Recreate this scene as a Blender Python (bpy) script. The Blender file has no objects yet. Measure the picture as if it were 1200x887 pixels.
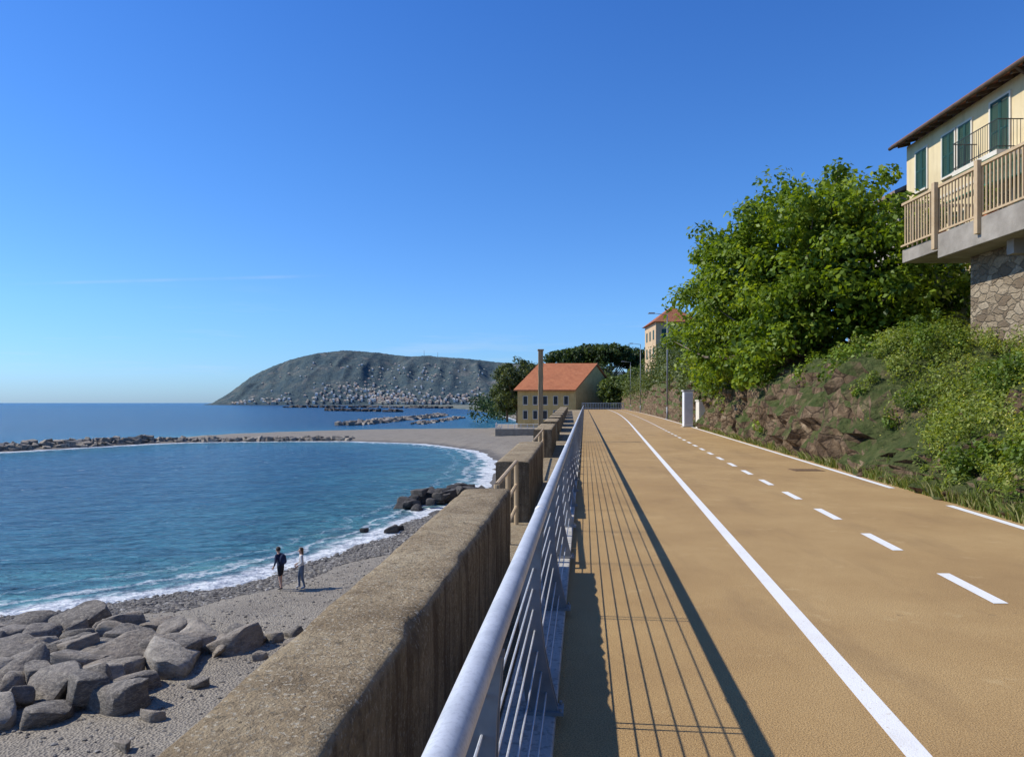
import bpy, bmesh, math, random
import numpy as np
from mathutils import Vector, noise, Matrix
random.seed(7); rng=np.random.default_rng(7)
scene=bpy.context.scene
SEA=-7.3
# ---------------------------------------------------------------- helpers
def nd(nt,t,ins=None,**props):
    n=nt.nodes.new(t)
    for k,v in props.items(): setattr(n,k,v)
    for k,v in (ins or {}).items():
        if isinstance(v,bpy.types.NodeSocket): nt.links.new(v,n.inputs[k])
        else: n.inputs[k].default_value=v
    return n
def col(c): return (c[0],c[1],c[2],1.0)
def ramp(nt,fac,stops,interp='LINEAR'):
    r=nd(nt,'ShaderNodeValToRGB',{'Fac':fac}); cr=r.color_ramp; cr.interpolation=interp
    while len(cr.elements)<len(stops): cr.elements.new(0.5)
    for e,(p,c) in zip(cr.elements,stops):
        e.position=p; e.color=col(c) if hasattr(c,'__len__') else (c,c,c,1)
    return r.outputs['Color']
def newmat(name):
    m=bpy.data.materials.new(name); m.use_nodes=True; nt=m.node_tree
    return m,nt,nt.nodes['Principled BSDF']
def pos(nt,sc=(1,1,1),rot=(0,0,0)):
    g=nd(nt,'ShaderNodeNewGeometry')
    mp=nd(nt,'ShaderNodeMapping',{'Vector':g.outputs['Position'],'Scale':sc,'Rotation':rot})
    return mp.outputs['Vector']
def noi(nt,vec,scale,detail=4,rough=.6,dist=0):
    return nd(nt,'ShaderNodeTexNoise',{'Vector':vec,'Scale':scale,'Detail':detail,'Roughness':rough,'Distortion':dist}).outputs['Fac']
def mixc(nt,f,a,b,mode='MIX'):
    if not isinstance(a,bpy.types.NodeSocket): a=col(a)
    if not isinstance(b,bpy.types.NodeSocket): b=col(b)
    return nd(nt,'ShaderNodeMixRGB',{'Fac':f,'Color1':a,'Color2':b},blend_type=mode).outputs['Color']
def mth(nt,op,a,b=0.0,clamp=False):
    return nd(nt,'ShaderNodeMath',{0:a,1:b},operation=op,use_clamp=clamp).outputs[0]
def bump(nt,bs,h,strength=.5,dist=.02):
    b=nd(nt,'ShaderNodeBump',{'Height':h,'Strength':strength,'Distance':dist})
    nt.links.new(b.outputs['Normal'],bs.inputs['Normal'])
def simple(name,stops,scale=2,rough=.8,bstr=.3,bscale=40,bdist=.01,metal=0,sc=(1,1,1),spec=.3,speck=None,detail=6):
    m,nt,bs=newmat(name); v=pos(nt,sc)
    c=ramp(nt,noi(nt,v,scale,detail),stops)
    if speck:
        s=noi(nt,pos(nt),speck[0],2)
        c=mixc(nt,ramp(nt,s,[(.5,0.0),(.62,speck[2])]),c,speck[1])
    nt.links.new(c,bs.inputs['Base Color'])
    bs.inputs['Roughness'].default_value=rough; bs.inputs['Metallic'].default_value=metal
    bs.inputs['Specular IOR Level'].default_value=spec
    if bstr: bump(nt,bs,noi(nt,pos(nt),bscale,4),bstr,bdist)
    return m
def obj(name,V,F,mat=None,parent=None,smooth=False):
    me=bpy.data.meshes.new(name); me.from_pydata([tuple(v) for v in V],[],[tuple(f) for f in F])
    me.validate(); me.update()
    o=bpy.data.objects.new(name,me); scene.collection.objects.link(o)
    if mat:
        for m in (mat if isinstance(mat,(list,tuple)) else [mat]): me.materials.append(m)
    if parent: o.parent=parent
    if smooth: me.polygons.foreach_set('use_smooth',[True]*len(me.polygons))
    return o
def empty(name,loc=(0,0,0)):
    e=bpy.data.objects.new(name,None); scene.collection.objects.link(e); e.location=loc; e.empty_display_size=.2; return e
class B:
    def __init__(s): s.V=[];s.F=[]
    def hexa(s,p):   # 8 pts: bottom 4 ccw, top 4 ccw
        b=len(s.V); s.V+= [tuple(q) for q in p]
        s.F+=[(b,b+3,b+2,b+1),(b+4,b+5,b+6,b+7),(b,b+1,b+5,b+4),(b+1,b+2,b+6,b+5),(b+2,b+3,b+7,b+6),(b+3,b,b+4,b+7)]
    def box(s,x0,x1,y0,y1,z0,z1):
        s.hexa([(x0,y0,z0),(x1,y0,z0),(x1,y1,z0),(x0,y1,z0),(x0,y0,z1),(x1,y0,z1),(x1,y1,z1),(x0,y1,z1)])
    def tube(s,p,q,r0,r1=None,n=10,cap=True):
        r1=r0 if r1 is None else r1
        p=Vector(p);q=Vector(q); d=(q-p).normalized()
        a=d.orthogonal().normalized(); c=d.cross(a); b=len(s.V)
        for (o,r) in ((p,r0),(q,r1)):
            for i in range(n):
                t=2*math.pi*i/n; s.V.append(tuple(o+a*math.cos(t)*r+c*math.sin(t)*r))
        for i in range(n):
            j=(i+1)%n; s.F.append((b+i,b+j,b+n+j,b+n+i))
        if cap: s.F.append(tuple(b+i for i in range(n))[::-1]); s.F.append(tuple(b+n+i for i in range(n)))
    def path(s,pts,rs,n=8):
        for i in range(len(pts)-1): s.tube(pts[i],pts[i+1],rs[i],rs[i+1],n)
    def make(s,name,mat,parent=None,smooth=False,bevel=0):
        o=obj(name,s.V,s.F,mat,parent,smooth)
        if bevel:
            m=o.modifiers.new('bev','BEVEL'); m.width=bevel; m.segments=2; m.limit_method='ANGLE'
        return o
def setattrf(me,name,vals):
    a=me.attributes.new(name,'FLOAT','POINT'); a.data.foreach_set('value',np.asarray(vals,dtype=np.float32))
def attr(nt,name): return nd(nt,'ShaderNodeAttribute',attribute_name=name).outputs['Fac']

# ---------------------------------------------------------------- path geometry functions
def G(Y):
    if Y<50: return .138*Y
    t=Y-50; return 6.9+.138*t-.000165*t*t
XR=lambda Y:-.239+.1*Y      # handrail
XD=lambda Y:-.143+.1*Y      # deck left edge
XWL=lambda Y:-.97+.0735*Y   # parapet sea side
XWR=lambda Y:-.577+.081*Y   # parapet path side
XB=lambda Y:5.55+G(Y)       # bank foot

# ---------------------------------------------------------------- materials
def path_mat():
    m,nt,bs=newmat('tan_asphalt'); v=pos(nt)
    c=ramp(nt,noi(nt,v,.55,6,.65),[(.3,(.37,.228,.092)),(.5,(.455,.29,.118)),(.72,(.54,.36,.155))])
    g=noi(nt,v,120,2); c=mixc(nt,ramp(nt,g,[(.36,.75),(.56,0.0)]),c,(.15,.09,.04))
    g2=noi(nt,v,190,2); c=mixc(nt,ramp(nt,g2,[(.57,0.0),(.69,.65)]),c,(.74,.56,.31))
    st=noi(nt,pos(nt,(1,.22,1),(0,0,.13)),1.1,6,.72); c=mixc(nt,ramp(nt,st,[(.52,0.0),(.70,.5)]),c,(.235,.148,.07))
    sp_=noi(nt,v,2.3,6,.7); c=mixc(nt,ramp(nt,sp_,[(.60,0.0),(.72,.4)]),c,(.60,.45,.23))
    sp2=noi(nt,v,7,3,.6); c=mixc(nt,ramp(nt,sp2,[(.69,0.0),(.75,.5)]),c,(.15,.105,.06))
    nt.links.new(c,bs.inputs['Base Color']); bs.inputs['Roughness'].default_value=.85
    bs.inputs['Specular IOR Level'].default_value=.25
    bump(nt,bs,g,.8,.008); return m
M_path=path_mat()
def paint_mat():
    m,nt,bs=newmat('road_paint'); v=pos(nt)
    w=noi(nt,v,45,5,.75); w2=noi(nt,v,3,4)
    f=mth(nt,'ADD',w,mth(nt,'MULTIPLY',w2,.25))
    c=mixc(nt,ramp(nt,f,[(.72,0.0),(.82,.75)]),(.80,.79,.75),(.45,.32,.16))
    c=mixc(nt,ramp(nt,noi(nt,v,1.4,5,.7),[(.5,0.0),(.75,.3)]),c,(.52,.46,.36))
    nt.links.new(c,bs.inputs['Base Color']); bs.inputs['Roughness'].default_value=.6
    bump(nt,bs,noi(nt,v,120,2),.5,.005); return m
M_paint=paint_mat()
def parapet_mat():
    m,nt,bs=newmat('weathered_concrete'); v=pos(nt)
    c=ramp(nt,noi(nt,v,2.2,8,.7),[(.3,(.18,.13,.075)),(.5,(.31,.235,.14)),(.7,(.42,.335,.21))])
    c=mixc(nt,ramp(nt,noi(nt,v,14,6,.75),[(.5,0.0),(.66,.65)]),c,(.13,.095,.058))
    c=mixc(nt,ramp(nt,noi(nt,v,60,3,.6),[(.56,0.0),(.64,.8)]),c,(.50,.44,.33))
    c=mixc(nt,ramp(nt,noi(nt,v,30,3,.6),[(.6,0.0),(.68,.7)]),c,(.085,.065,.04))
    c=mixc(nt,ramp(nt,noi(nt,v,4,6,.7),[(.6,0.0),(.68,.55)]),c,(.30,.27,.20))
    dr=noi(nt,pos(nt,(5,5,.5)),1.6,5,.7)   # damp streaks on vertical faces only
    nz=nd(nt,'ShaderNodeSeparateXYZ',{0:nd(nt,'ShaderNodeNewGeometry').outputs['Normal']}).outputs[2]
    c=mixc(nt,mth(nt,'MULTIPLY',ramp(nt,dr,[(.45,0.2),(.6,.8)]),ramp(nt,nz,[(.2,1.0),(.6,0.0)])),c,(.075,.052,.032))
    nt.links.new(c,bs.inputs['Base Color']); bs.inputs['Roughness'].default_value=.95
    bs.inputs['Specular IOR Level'].default_value=.1
    h=mth(nt,'ADD',noi(nt,v,9,8,.75),mth(nt,'MULTIPLY',noi(nt,v,90,3),.5))
    bump(nt,bs,h,.9,.03); return m
M_par=parapet_mat()
M_conc=simple('light_concrete',[(.3,(.36,.34,.30)),(.7,(.56,.53,.47))],3,.9,.4,60,.01,speck=(25,(.22,.2,.17),.6))
M_greyc=simple('grey_concrete',[(.3,(.20,.175,.14)),(.7,(.38,.34,.28))],1.3,.9,.4,30,.02)
M_steel=simple('galvanised_steel',[(.3,(.50,.505,.50)),(.7,(.70,.70,.69))],9,.5,.15,50,.002,metal=.35,spec=.5,speck=(90,(.42,.42,.42),.4))
M_post=simple('grey_painted_steel',[(.3,(.20,.20,.195)),(.7,(.31,.31,.30))],6,.55,.1,60,.002,metal=.15)
M_beigemetal=simple('beige_painted_metal',[(.3,(.44,.31,.17)),(.7,(.55,.41,.24))],4,.6,.1,60,.002)
M_white=simple('white_painted_metal',[(.3,(.62,.62,.60)),(.7,(.78,.78,.76))],2,.6,.1,60,.003)
M_dark=simple('dark_iron',[(.3,(.03,.03,.03)),(.7,(.06,.055,.05))],6,.5,.1,60,.002)
M_wood=simple('weathered_timber',[(.3,(.26,.18,.09)),(.7,(.44,.32,.18))],3,.85,.4,20,.01,sc=(6,6,.6))

# ---------------------------------------------------------------- world / sun
el=math.atan(.954/1.0); sdir=Vector((.995,-.0995,-.954)).normalized()
w=bpy.data.worlds.new('World'); scene.world=w; w.use_nodes=True; wn=w.node_tree
bg=wn.nodes['Background']
sky=nd(wn,'ShaderNodeTexSky',sky_type='NISHITA'); sky.sun_disc=False
sky.sun_elevation=el; sky.sun_rotation=math.radians(275.7); sky.altitude=0; sky.air_density=1.0; sky.dust_density=.3; sky.ozone_density=3.0
tc=nd(wn,'ShaderNodeTexCoord').outputs['Generated']; sp=nd(wn,'ShaderNodeSeparateXYZ',{0:tc})
tint=ramp(wn,sp.outputs[2],[(0.0,(.28,.44,.78)),(.035,(.32,.51,.83)),(.12,(.33,.55,.85)),(.30,(.275,.53,.87)),(.55,(.205,.47,.88)),(1.0,(.25,.44,.8))])
tint2=mixc(wn,1.0,tint,(2,2,2),'MULTIPLY')
skyt=mixc(wn,1.0,sky.outputs[0],tint2,'MULTIPLY')
a=mth(wn,'DIVIDE',sp.outputs[0],sp.outputs[1]); e_=mth(wn,'DIVIDE',sp.outputs[2],sp.outputs[1])
d1=mth(wn,'ABSOLUTE',mth(wn,'SUBTRACT',e_,mth(wn,'ADD',.182,mth(wn,'MULTIPLY',a,.027))))
wob=noi(wn,tc,9,3)
c1=ramp(wn,mth(wn,'MULTIPLY',d1,100),[(.0,1.0),(.32,0.0)])
c2=ramp(wn,mth(wn,'ADD',a,1.0),[(.30,0.0),(.42,1.0),(.72,.8),(.76,0.0)])
front=mth(wn,'GREATER_THAN',sp.outputs[1],0.0)
cm=mth(wn,'MULTIPLY',mth(wn,'MULTIPLY',c1,c2),mth(wn,'MULTIPLY',front,ramp(wn,wob,[(.4,.04),(.62,.2)])))
skyc=mixc(wn,cm,skyt,(7,7.6,8.4))
ci=noi(wn,nd(wn,'ShaderNodeMapping',{'Vector':tc,'Scale':(2,2,26)}).outputs[0],2.2,6,.6)
cim=mth(wn,'MULTIPLY',ramp(wn,ci,[(.56,0.0),(.75,.22)]),ramp(wn,sp.outputs[2],[(.01,0.0),(.06,1.0),(.16,0.0)]))
skyc=mixc(wn,cim,skyc,(7,7.8,8.6))
wn.links.new(skyc,bg.inputs['Color']); bg.inputs['Strength'].default_value=.10
sd=bpy.data.lights.new('sun','SUN'); sd.energy=5.0; sd.angle=math.radians(.5); sd.color=(1,.955,.87)
so=bpy.data.objects.new('sun',sd); scene.collection.objects.link(so); so.rotation_euler=sdir.to_track_quat('-Z','Y').to_euler(); so.location=(-20,0,30)
cd=bpy.data.cameras.new('camera'); cam=bpy.data.objects.new('camera',cd); scene.collection.objects.link(cam)
cam.location=(0,0,1.6); cam.rotation_euler=(math.radians(90),0,0); cd.lens=25.5; cd.sensor_width=36; cd.shift_y=.02375
cd.clip_end=60000; cd.clip_start=.05; scene.camera=cam
scene.view_settings.view_transform='Standard'; scene.view_settings.look='None'; scene.view_settings.exposure=0

# ---------------------------------------------------------------- land polygon and terrain
POLY=np.array([(-80,-40),(-70,8),(-40,23),(-26,28.3),(-21.1,29.9),(-18.5,31.5),(-16.1,32.8),(-14.3,34.7),(-12.6,38),(-10,42.5),
(-7.9,47.9),(-7.1,54.8),(-4.5,63),(-2.8,75),(-2.5,86),(-2.6,111),(-6.3,135),(-18.5,157),(-37,168),(-53,168),(-66,165),(-77,160),(-92,131),
(-115,95),(-122,98),(-100,136),(-86,168),(-80,195),(-66,214),(-43,232),(-11,240),(2,262),(6,330),(-4,470),(-10,540),(90,540),(90,-40)],float)
def sdist(P):
    P=np.asarray(P,float); n=len(POLY); best=np.full(len(P),1e18); inside=np.zeros(len(P),bool)
    for i in range(n):
        a=POLY[i]; b=POLY[(i+1)%n]; ab=b-a
        t=np.clip(((P-a)@ab)/(ab@ab),0,1); d=P-(a+t[:,None]*ab); best=np.minimum(best,(d**2).sum(1))
        cond=((a[1]>P[:,1])!=(b[1]>P[:,1])); xx=a[0]+(P[:,1]-a[1])/(b[1]-a[1]+1e-12)*(b[0]-a[0])
        inside^=cond&(P[:,0]<xx)
    s=np.sqrt(best); return np.where(inside,s,-s)
def wob2(x,y):
    return .5*np.sin(x*.55+np.sin(y*.31)*1.3)+.35*np.sin(y*.8+x*.4)+.2*np.sin(x*1.9-y*1.1)
def sh(P):
    P=np.asarray(P,float); return sdist(P)+wob2(P[:,0],P[:,1])*.7
def ter_h(P):
    P=np.asarray(P,float); s=sh(P)
    z=SEA+np.where(s>0,np.minimum(s,5)*.13+np.clip(s-5,0,40)*.03,np.maximum(s*.22,-3))
    return z
def ter_full(P):
    P=np.asarray(P,float); z=ter_h(P); x,y=P[:,0],P[:,1]
    z=z+np.where(sh(P)>1,.05*np.sin(x*1.3+y*.7)*np.sin(y*1.1-x*.5),0)
    wl=np.where(y<165,-.97+.0735*y,np.where(y<205,16.0,4.0))
    t=np.clip((x-wl-.3)/.8,0,1); z=z*(1-t)+(-.6)*t
    return z
xs=np.concatenate([[-30000,-12000,-5000,-2000,-900,-450,-250,-180],np.arange(-150,-30,3.),np.arange(-30,4,.45),np.arange(4,30,2.),[35,45,60,89]])
ys=np.concatenate([[-3000,-800,-200,-60,-20,-5],np.arange(5,20,1.5),np.arange(20,75,.45),np.arange(75,270,2.),np.arange(270,545,12.)])
def grid(xs,ys):
    X,Y=np.meshgrid(xs,ys); P=np.stack([X.ravel(),Y.ravel()],1); nx,ny=len(xs),len(ys)
    idx=np.arange(nx*ny).reshape(ny,nx)
    F=np.stack([idx[:-1,:-1],idx[:-1,1:],idx[1:,1:],idx[1:,:-1]],-1).reshape(-1,4)
    return P,F
tx=np.concatenate([[-124],xs[(xs>-124)],[400,3000]]); ty=ys[(ys>-61)]
P,F=grid(tx,ty); z=ter_full(P)
s_=sh(P)
def ground_mat():
    m,nt,bs=newmat('shingle_beach'); v=pos(nt); s=attr(nt,'shore')
    c=ramp(nt,noi(nt,v,.35,6,.6),[(.3,(.22,.18,.13)),(.5,(.29,.245,.18)),(.7,(.36,.305,.225))])
    vo=nd(nt,'ShaderNodeTexVoronoi',{'Vector':v,'Scale':14.0}); 
    vc=nd(nt,'ShaderNodeSeparateXYZ',{0:vo.outputs['Color']}).outputs[0]
    c=mixc(nt,.45,c,ramp(nt,vc,[(0,(.13,.115,.095)),(.5,(.27,.23,.17)),(1,(.45,.40,.31))]))
    c=mixc(nt,ramp(nt,noi(nt,v,50,3),[(.35,.55),(.6,0.0)]),c,(.11,.095,.075))
    c=mixc(nt,ramp(nt,noi(nt,pos(nt,(.5,1.2,1),(0,0,-.5)),.9,5,.6),[(.5,0.0),(.68,.5)]),c,(.14,.12,.095))
    n=mth(nt,'MULTIPLY',mth(nt,'SUBTRACT',noi(nt,v,.6,5),.5),4.)
    wet=ramp(nt,mth(nt,'DIVIDE',mth(nt,'ADD',s,n),10.),[(.06,1.0),(.26,0.0)])
    c=mixc(nt,mth(nt,'MULTIPLY',wet,.8),c,(.085,.075,.065))
    nt.links.new(c,bs.inputs['Base Color']); bs.inputs['Roughness'].default_value=.85
    h=mth(nt,'ADD',vo.outputs['Distance'],mth(nt,'MULTIPLY',noi(nt,v,2,5),1.5)); bump(nt,bs,h,.8,.07); return m
g=obj('ground',np.column_stack([P,z]),F,ground_mat(),smooth=True); setattrf(g.data,'shore',s_)
sx=np.concatenate([xs,[3000,15000,30000]]); sy=np.concatenate([ys,[700,1000,1600,2500,4500,9000,18000,40000]])
P,F=grid(sx,sy); s_=sh(P); s_=np.where(P[:,1]>545,-250,s_)
def sea_mat():
    m,nt,bs=newmat('sea_water'); s=attr(nt,'shore'); v=pos(nt)
    off=mth(nt,'MULTIPLY',s,-1.0)
    big=noi(nt,pos(nt,(1,2.4,1)),.05,5,.6); 
    o2=mth(nt,'ADD',off,mth(nt,'MULTIPLY',mth(nt,'SUBTRACT',big,.5),22.))
    c=ramp(nt,mth(nt,'DIVIDE',o2,110.),[(0.0,(.135,.31,.29)),(.035,(.075,.27,.30)),(.10,(.034,.20,.275)),(.22,(.010,.125,.235)),(.42,(.003,.068,.175)),(1.0,(.001,.032,.115))])
    pt=noi(nt,pos(nt,(1,3.,1)),.13,6,.65); c=mixc(nt,ramp(nt,pt,[(.44,.0),(.62,.6)]),c,(.002,.055,.14))
    rp=noi(nt,pos(nt,(.6,2.4,1),(0,0,.3)),.55,7,.72); c=mixc(nt,ramp(nt,rp,[(.40,.75),(.51,0.0)]),c,(.001,.042,.105))
    rp2=noi(nt,pos(nt,(.6,2.4,1),(0,0,.3)),.95,7,.72); c=mixc(nt,ramp(nt,rp2,[(.52,0.0),(.66,.75)]),c,(.13,.36,.45))
    fn=noi(nt,v,.9,6,.7); fn2=noi(nt,v,.28,4,.6)
    q=mth(nt,'ADD',off,mth(nt,'MULTIPLY',mth(nt,'SUBTRACT',fn,.5),3.4))
    q=mth(nt,'ADD',q,mth(nt,'MULTIPLY',mth(nt,'SUBTRACT',fn2,.5),3.))
    f1=ramp(nt,mth(nt,'DIVIDE',q,10.),[(0.0,1.0),(.14,1.0),(.20,.2),(.28,0.0),(.31,.8),(.365,0.0),(.52,0.0),(.545,.3),(.57,0.0),(1.0,0.0)])
    tex=ramp(nt,noi(nt,v,3.2,5,.75),[(.30,.35),(.48,1.0)])
    f1=mth(nt,'MULTIPLY',f1,tex)
    wc=noi(nt,pos(nt,(.7,2.6,1)),.42,7,.72); wc=ramp(nt,wc,[(.65,0.0),(.70,.85)])
    f=mth(nt,'MAXIMUM',f1,wc)
    c=mixc(nt,f,c,(.86,.88,.88)); nt.links.new(c,bs.inputs['Base Color'])
    nt.links.new(mth(nt,'ADD',mth(nt,'MULTIPLY',f,.5),.2),bs.inputs['Roughness'])
    bs.inputs['IOR'].default_value=1.33; bs.inputs['Specular IOR Level'].default_value=.2
    h=mth(nt,'ADD',noi(nt,pos(nt,(.7,1.6,1),(0,0,.35)),.8,6,.65),mth(nt,'MULTIPLY',noi(nt,pos(nt,(1,1.8,1),(0,0,.3)),.18,4),2.2))
    bump(nt,bs,h,1.0,1.3); return m
sea=obj('sea',np.column_stack([P,np.full(len(P),SEA)]),F,sea_mat(),smooth=True); setattrf(sea.data,'shore',s_)

# ---------------------------------------------------------------- cycle path
Ys=[-8,-4,0]+list(np.arange(1,40,1.))+list(np.arange(40,177,4.))
def strip(name,fl,fr,Ys,z,mat):
    V=[];F=[]
    for i,y in enumerate(Ys):
        V+=[(fl(y),y,z),(fr(y),y,z)]
        if i: b=2*i; F.append((b-2,b-1,b+1,b))
    return obj(name,V,F,mat)
strip('cycle_path',XD,lambda y:XB(y)+.25,Ys,0.0,M_path)
LW=.06
strip('solid_lane_line',lambda y:1.388+G(y)-LW,lambda y:1.388+G(y)+LW,Ys,.004,M_paint)
strip('edge_line',lambda y:5.25+G(y)-LW,lambda y:5.25+G(y)+LW,[13.6]+[y for y in Ys if y>=14],.004,M_paint)
strip('edge_line',lambda y:5.25+G(y)-LW,lambda y:5.25+G(y)+LW,[-8,-4,0,4,8,11.3],.004,M_paint)
V=[];F=[]
y=5.66-2.05*4
while y<170:
    for k,yy in enumerate((y,y+1.02)):
        b=len(V); V+=[(3.1+G(yy)-LW,yy,.004),(3.1+G(yy)+LW,yy,.004)]
    F.append((b-2,b-1,b+1,b)); y+=2.08
obj('dashed_centre_line',V,F,M_paint)
b=B(); b.box(6.65,7.35,17.0,17.5,.001,.006)
for i in range(9): b.box(6.68+i*.075,6.72+i*.075,17.03,17.47,.006,.012)
b.make('drain_cover',simple('rusty_iron',[(.3,(.10,.06,.03)),(.7,(.18,.11,.06))],8,.8))
b=B(); yy=list(np.arange(-6,170,2.0))
for y in yy:
    y1=y+1.992
    b.hexa([(XD(y)-.27,y,-.4),(XD(y),y,-.4),(XD(y1),y1,-.4),(XD(y1)-.27,y1,-.4),(XD(y)-.27,y,.055),(XD(y),y,.055),(XD(y1),y1,.055),(XD(y1)-.27,y1,.055)])
b.make('kerb',M_conc,bevel=.008)
b=B(); y=-8
while y<168:
    y1=min(y+4,168)
    b.hexa([(XWL(y)+.02,y,-9),(XD(y)-.272,y,-9),(XD(y1)-.272,y1,-9),(XWL(y1)+.02,y1,-9),(XWL(y)+.02,y,-.06),(XD(y)-.272,y,-.06),(XD(y1)-.272,y1,-.06),(XWL(y1)+.02,y1,-.06)]); y=y1
b.make('retaining_wall',M_par)
def parapet(y0,y1,h0=.78):
    n=max(2,int((y1-y0)/.07)) if y0<20 else 6
    V=[];F=[]
    prof=[(0,-.1),(0,.2),(0,.5),(0,.74),(.012,.765),(.05,.78),(.15,.783),(.25,.785),(.37,.785),(.5,.785),(.63,.785),(.75,.785),(.87,.785),(.95,.78),(.988,.765),(1,.74),(1,.68),(1,.62),(1,.5),(1,.37),(1,.25),(1,.1),(1,-.1)]
    for i in range(n+1):
        y=y0+(y1-y0)*i/n
        for (t,zz) in prof:
            x=XWL(y)*(1-t)+XWR(y)*t
            q=Vector((x*2.5,y*2.5,zz*2.5)); q2=q*4
            dx=.007*noise.noise(q)+.006*noise.noise(q2); dz=.007*noise.noise(q+Vector((9,3,1)))+.005*noise.noise(q2+Vector((5,5,5)))
            if .9<t and .7<zz:
                ch=max(0,noise.noise(Vector((y*6,1.5,0)))-.2)*.035+max(0,noise.noise(Vector((y*13,8.5,0)))-.15)*.02; dx-=ch; dz-=ch*.5
            V.append((x+dx,y+(dx if i in(0,n) else 0),zz+dz+(h0-.78 if zz>.1 else 0)))
    m=len(prof)
    for i in range(n):
        for j in range(m-1):
            a=i*m+j; F.append((a,a+1,a+m+1,a+m)[::-1])
    F.append(tuple(range(m))); F.append(tuple(n*m+j for j in range(m))[::-1])
    o=obj('parapet_wall',V,F,M_par,smooth=True)
    o.data.polygons[-1].use_smooth=False;o.data.polygons[-2].use_smooth=False
parapet(-7,6.9); parapet(10.1,15.2)
y=22.
while y<150:
    parapet(y,y+6.5 if y<60 else y+12,.78); y+=9.5 if y<60 else 15
def gap_rail(y0,y1):
    b=B(); f=lambda y:(XWL(y)+.30)
    for z in (.80,.48,.18): b.tube((f(y0),y0,z),(f(y1),y1,z),.024,n=8)
    k=3
    for i in range(k):
        y=y0+(y1-y0)*i/(k-1); b.tube((f(y),y,-.06),(f(y),y,.80),.03,n=8)
    b.make('beige_guard_rail',M_beigemetal)
gap_rail(7.1,9.9); gap_rail(15.5,21.8)
for (yy,zz,w_) in ((30.,3.75,.10),):
    b=B(); x=XWL(yy)-.05 if yy<40 else XWL(yy)+.2; b.box(x-w_,x+w_,yy-w_,yy+w_,-1,zz); b.box(x-w_-.03,x+w_+.03,yy-w_-.03,yy+w_+.03,zz,zz+.06)
    b.make('wooden_column',M_wood,bevel=.01)
rl=empty('metal_railing')
b=B()
for y in np.arange(-2,166,6.):
    b.tube((XR(y),y,1.0),(XR(y+6),y+6,1.0),.035,n=24,cap=False)
    b.tube((XR(y)-.002,y-.03,1.0),(XR(y)+.002,y+.03,1.0),.0375,n=24)
b.make('handrail',M_steel,rl,True)
b=B(); bw=B(); bf=B()
u=Vector((.1,1,0)).normalized(); wv=Vector((1,-.1,0)).normalized()
def pl(y,z,off):
    t=(z-.06)/.91; xf=-.165+.1*y; return Vector(((xf)*(1-t)+XR(y)*t-.05*math.sin(math.pi*t),y,z))+wv*off
y=.02
while y<160:
    for dd in (-.03,.03):
        n_=6
        for i in range(n_):
            z0=.06+.91*i/n_; z1=.06+.91*(i+1)/n_
            w0=.085*(1-i/n_)**1.1+.035; w1=.085*(1-(i+1)/n_)**1.1+.035
            pts=[]
            for (z,ww) in ((z0,w0),(z1,w1)):
                for (sx_,sy_) in ((-1,-1),(1,-1),(1,1),(-1,1)):
                    off= .035 if sx_>0 else -ww
                    pts.append(pl(y,z,off)+u*(dd+.006*sy_))
            b.hexa(pts)
        if y>60: break
    p=pl(y,.06,0); 
    bf.hexa([p+wv*a_+u*c_+Vector((0,0,q)) for q in (-.004,.012) for (a_,c_) in ((-.13,-.06),(.06,-.06),(.06,.06),(-.13,.06))])
    if y<20:
        for (a_,c_) in ((-.11,-.045),(.045,-.045),(.045,.045),(-.11,.045)): bf.tube(p+wv*a_+u*c_,p+wv*a_+u*c_+Vector((0,0,.03)),.008,n=6)
    y+=1.81
b.make('posts',M_post,rl); bf.make('base_plates',M_post,rl)
for z in np.linspace(.16,.88,8):
    p0=pl(-2,z,-.0); p1=pl(165,z,0.); bw.tube(p0,p1,.0042 ,n=6)
bw.make('wires',M_steel,rl)

# ---------------------------------------------------------------- bank on the right
offs=[0,.12,.25,.45,.7,1,1.4,1.9,2.5,3.2,4,5.5,8,12,20,60,400,2500]
Hs=([0,.12,.25,.45,.7,1,1.5,2.2,4,8,20,60,400,2500],[0,.8,1.5,2.1,2.55,2.8,3.0,3.1,3.3,3.6,5,9,30,60])
Hl=([0,.3,1,2,3,4,5.5,8,20,60,400,2500],[0,.3,.8,1.5,2.1,2.4,2.6,2.8,5,9,30,60])
def bankz(o,y):
    w_=min(1,max(0,(y-16.0)/4)); w_=w_*w_*(3-2*w_)
    k=1+.5*min(1,max(0,(y-45)/30))
    return (np.interp(o,*Hs)*w_+np.interp(o,*Hl)*(1-w_))*k
by=list(np.arange(-8,60,.22))+list(np.arange(60,240,2.))
# finer vertical subdivision of the steep face so that real ledges and blocks form
offs=[0,.04,.08,.12,.16,.2,.25,.31,.38,.45,.55,.7,.85,1,1.4,1.9,2.5,3.2,4,5.5,8,12,20,60,400,2500]
V=[];F=[];m=len(offs)
for i,y in enumerate(by):
    for j,o in enumerate(offs):
        z=bankz(o,y); x=XB(min(y,176))+o
        q=Vector((x*.9,y*.9,z*1.1)); cell=noise.cell(Vector((y*1.4+noise.noise(q*2)*.8,z*2.1+noise.noise(q*1.5+Vector((3,1,7)))*.7,4)))
        d=noise.noise(q)*.38+noise.noise(q*2.7)*.20+abs(noise.noise(q*5))*.14+(cell-.5)*.20
        k=0 if j==0 else 1
        if o>30:k=0
        V.append((x+d*k,y,z+k*.6*(noise.noise(q*1.7+Vector((4,4,4)))*.25)-(.06 if j==0 else 0)))
        if i and j: a=i*m+j; F.append((a-m-1,a-m,a,a-1))
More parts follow.
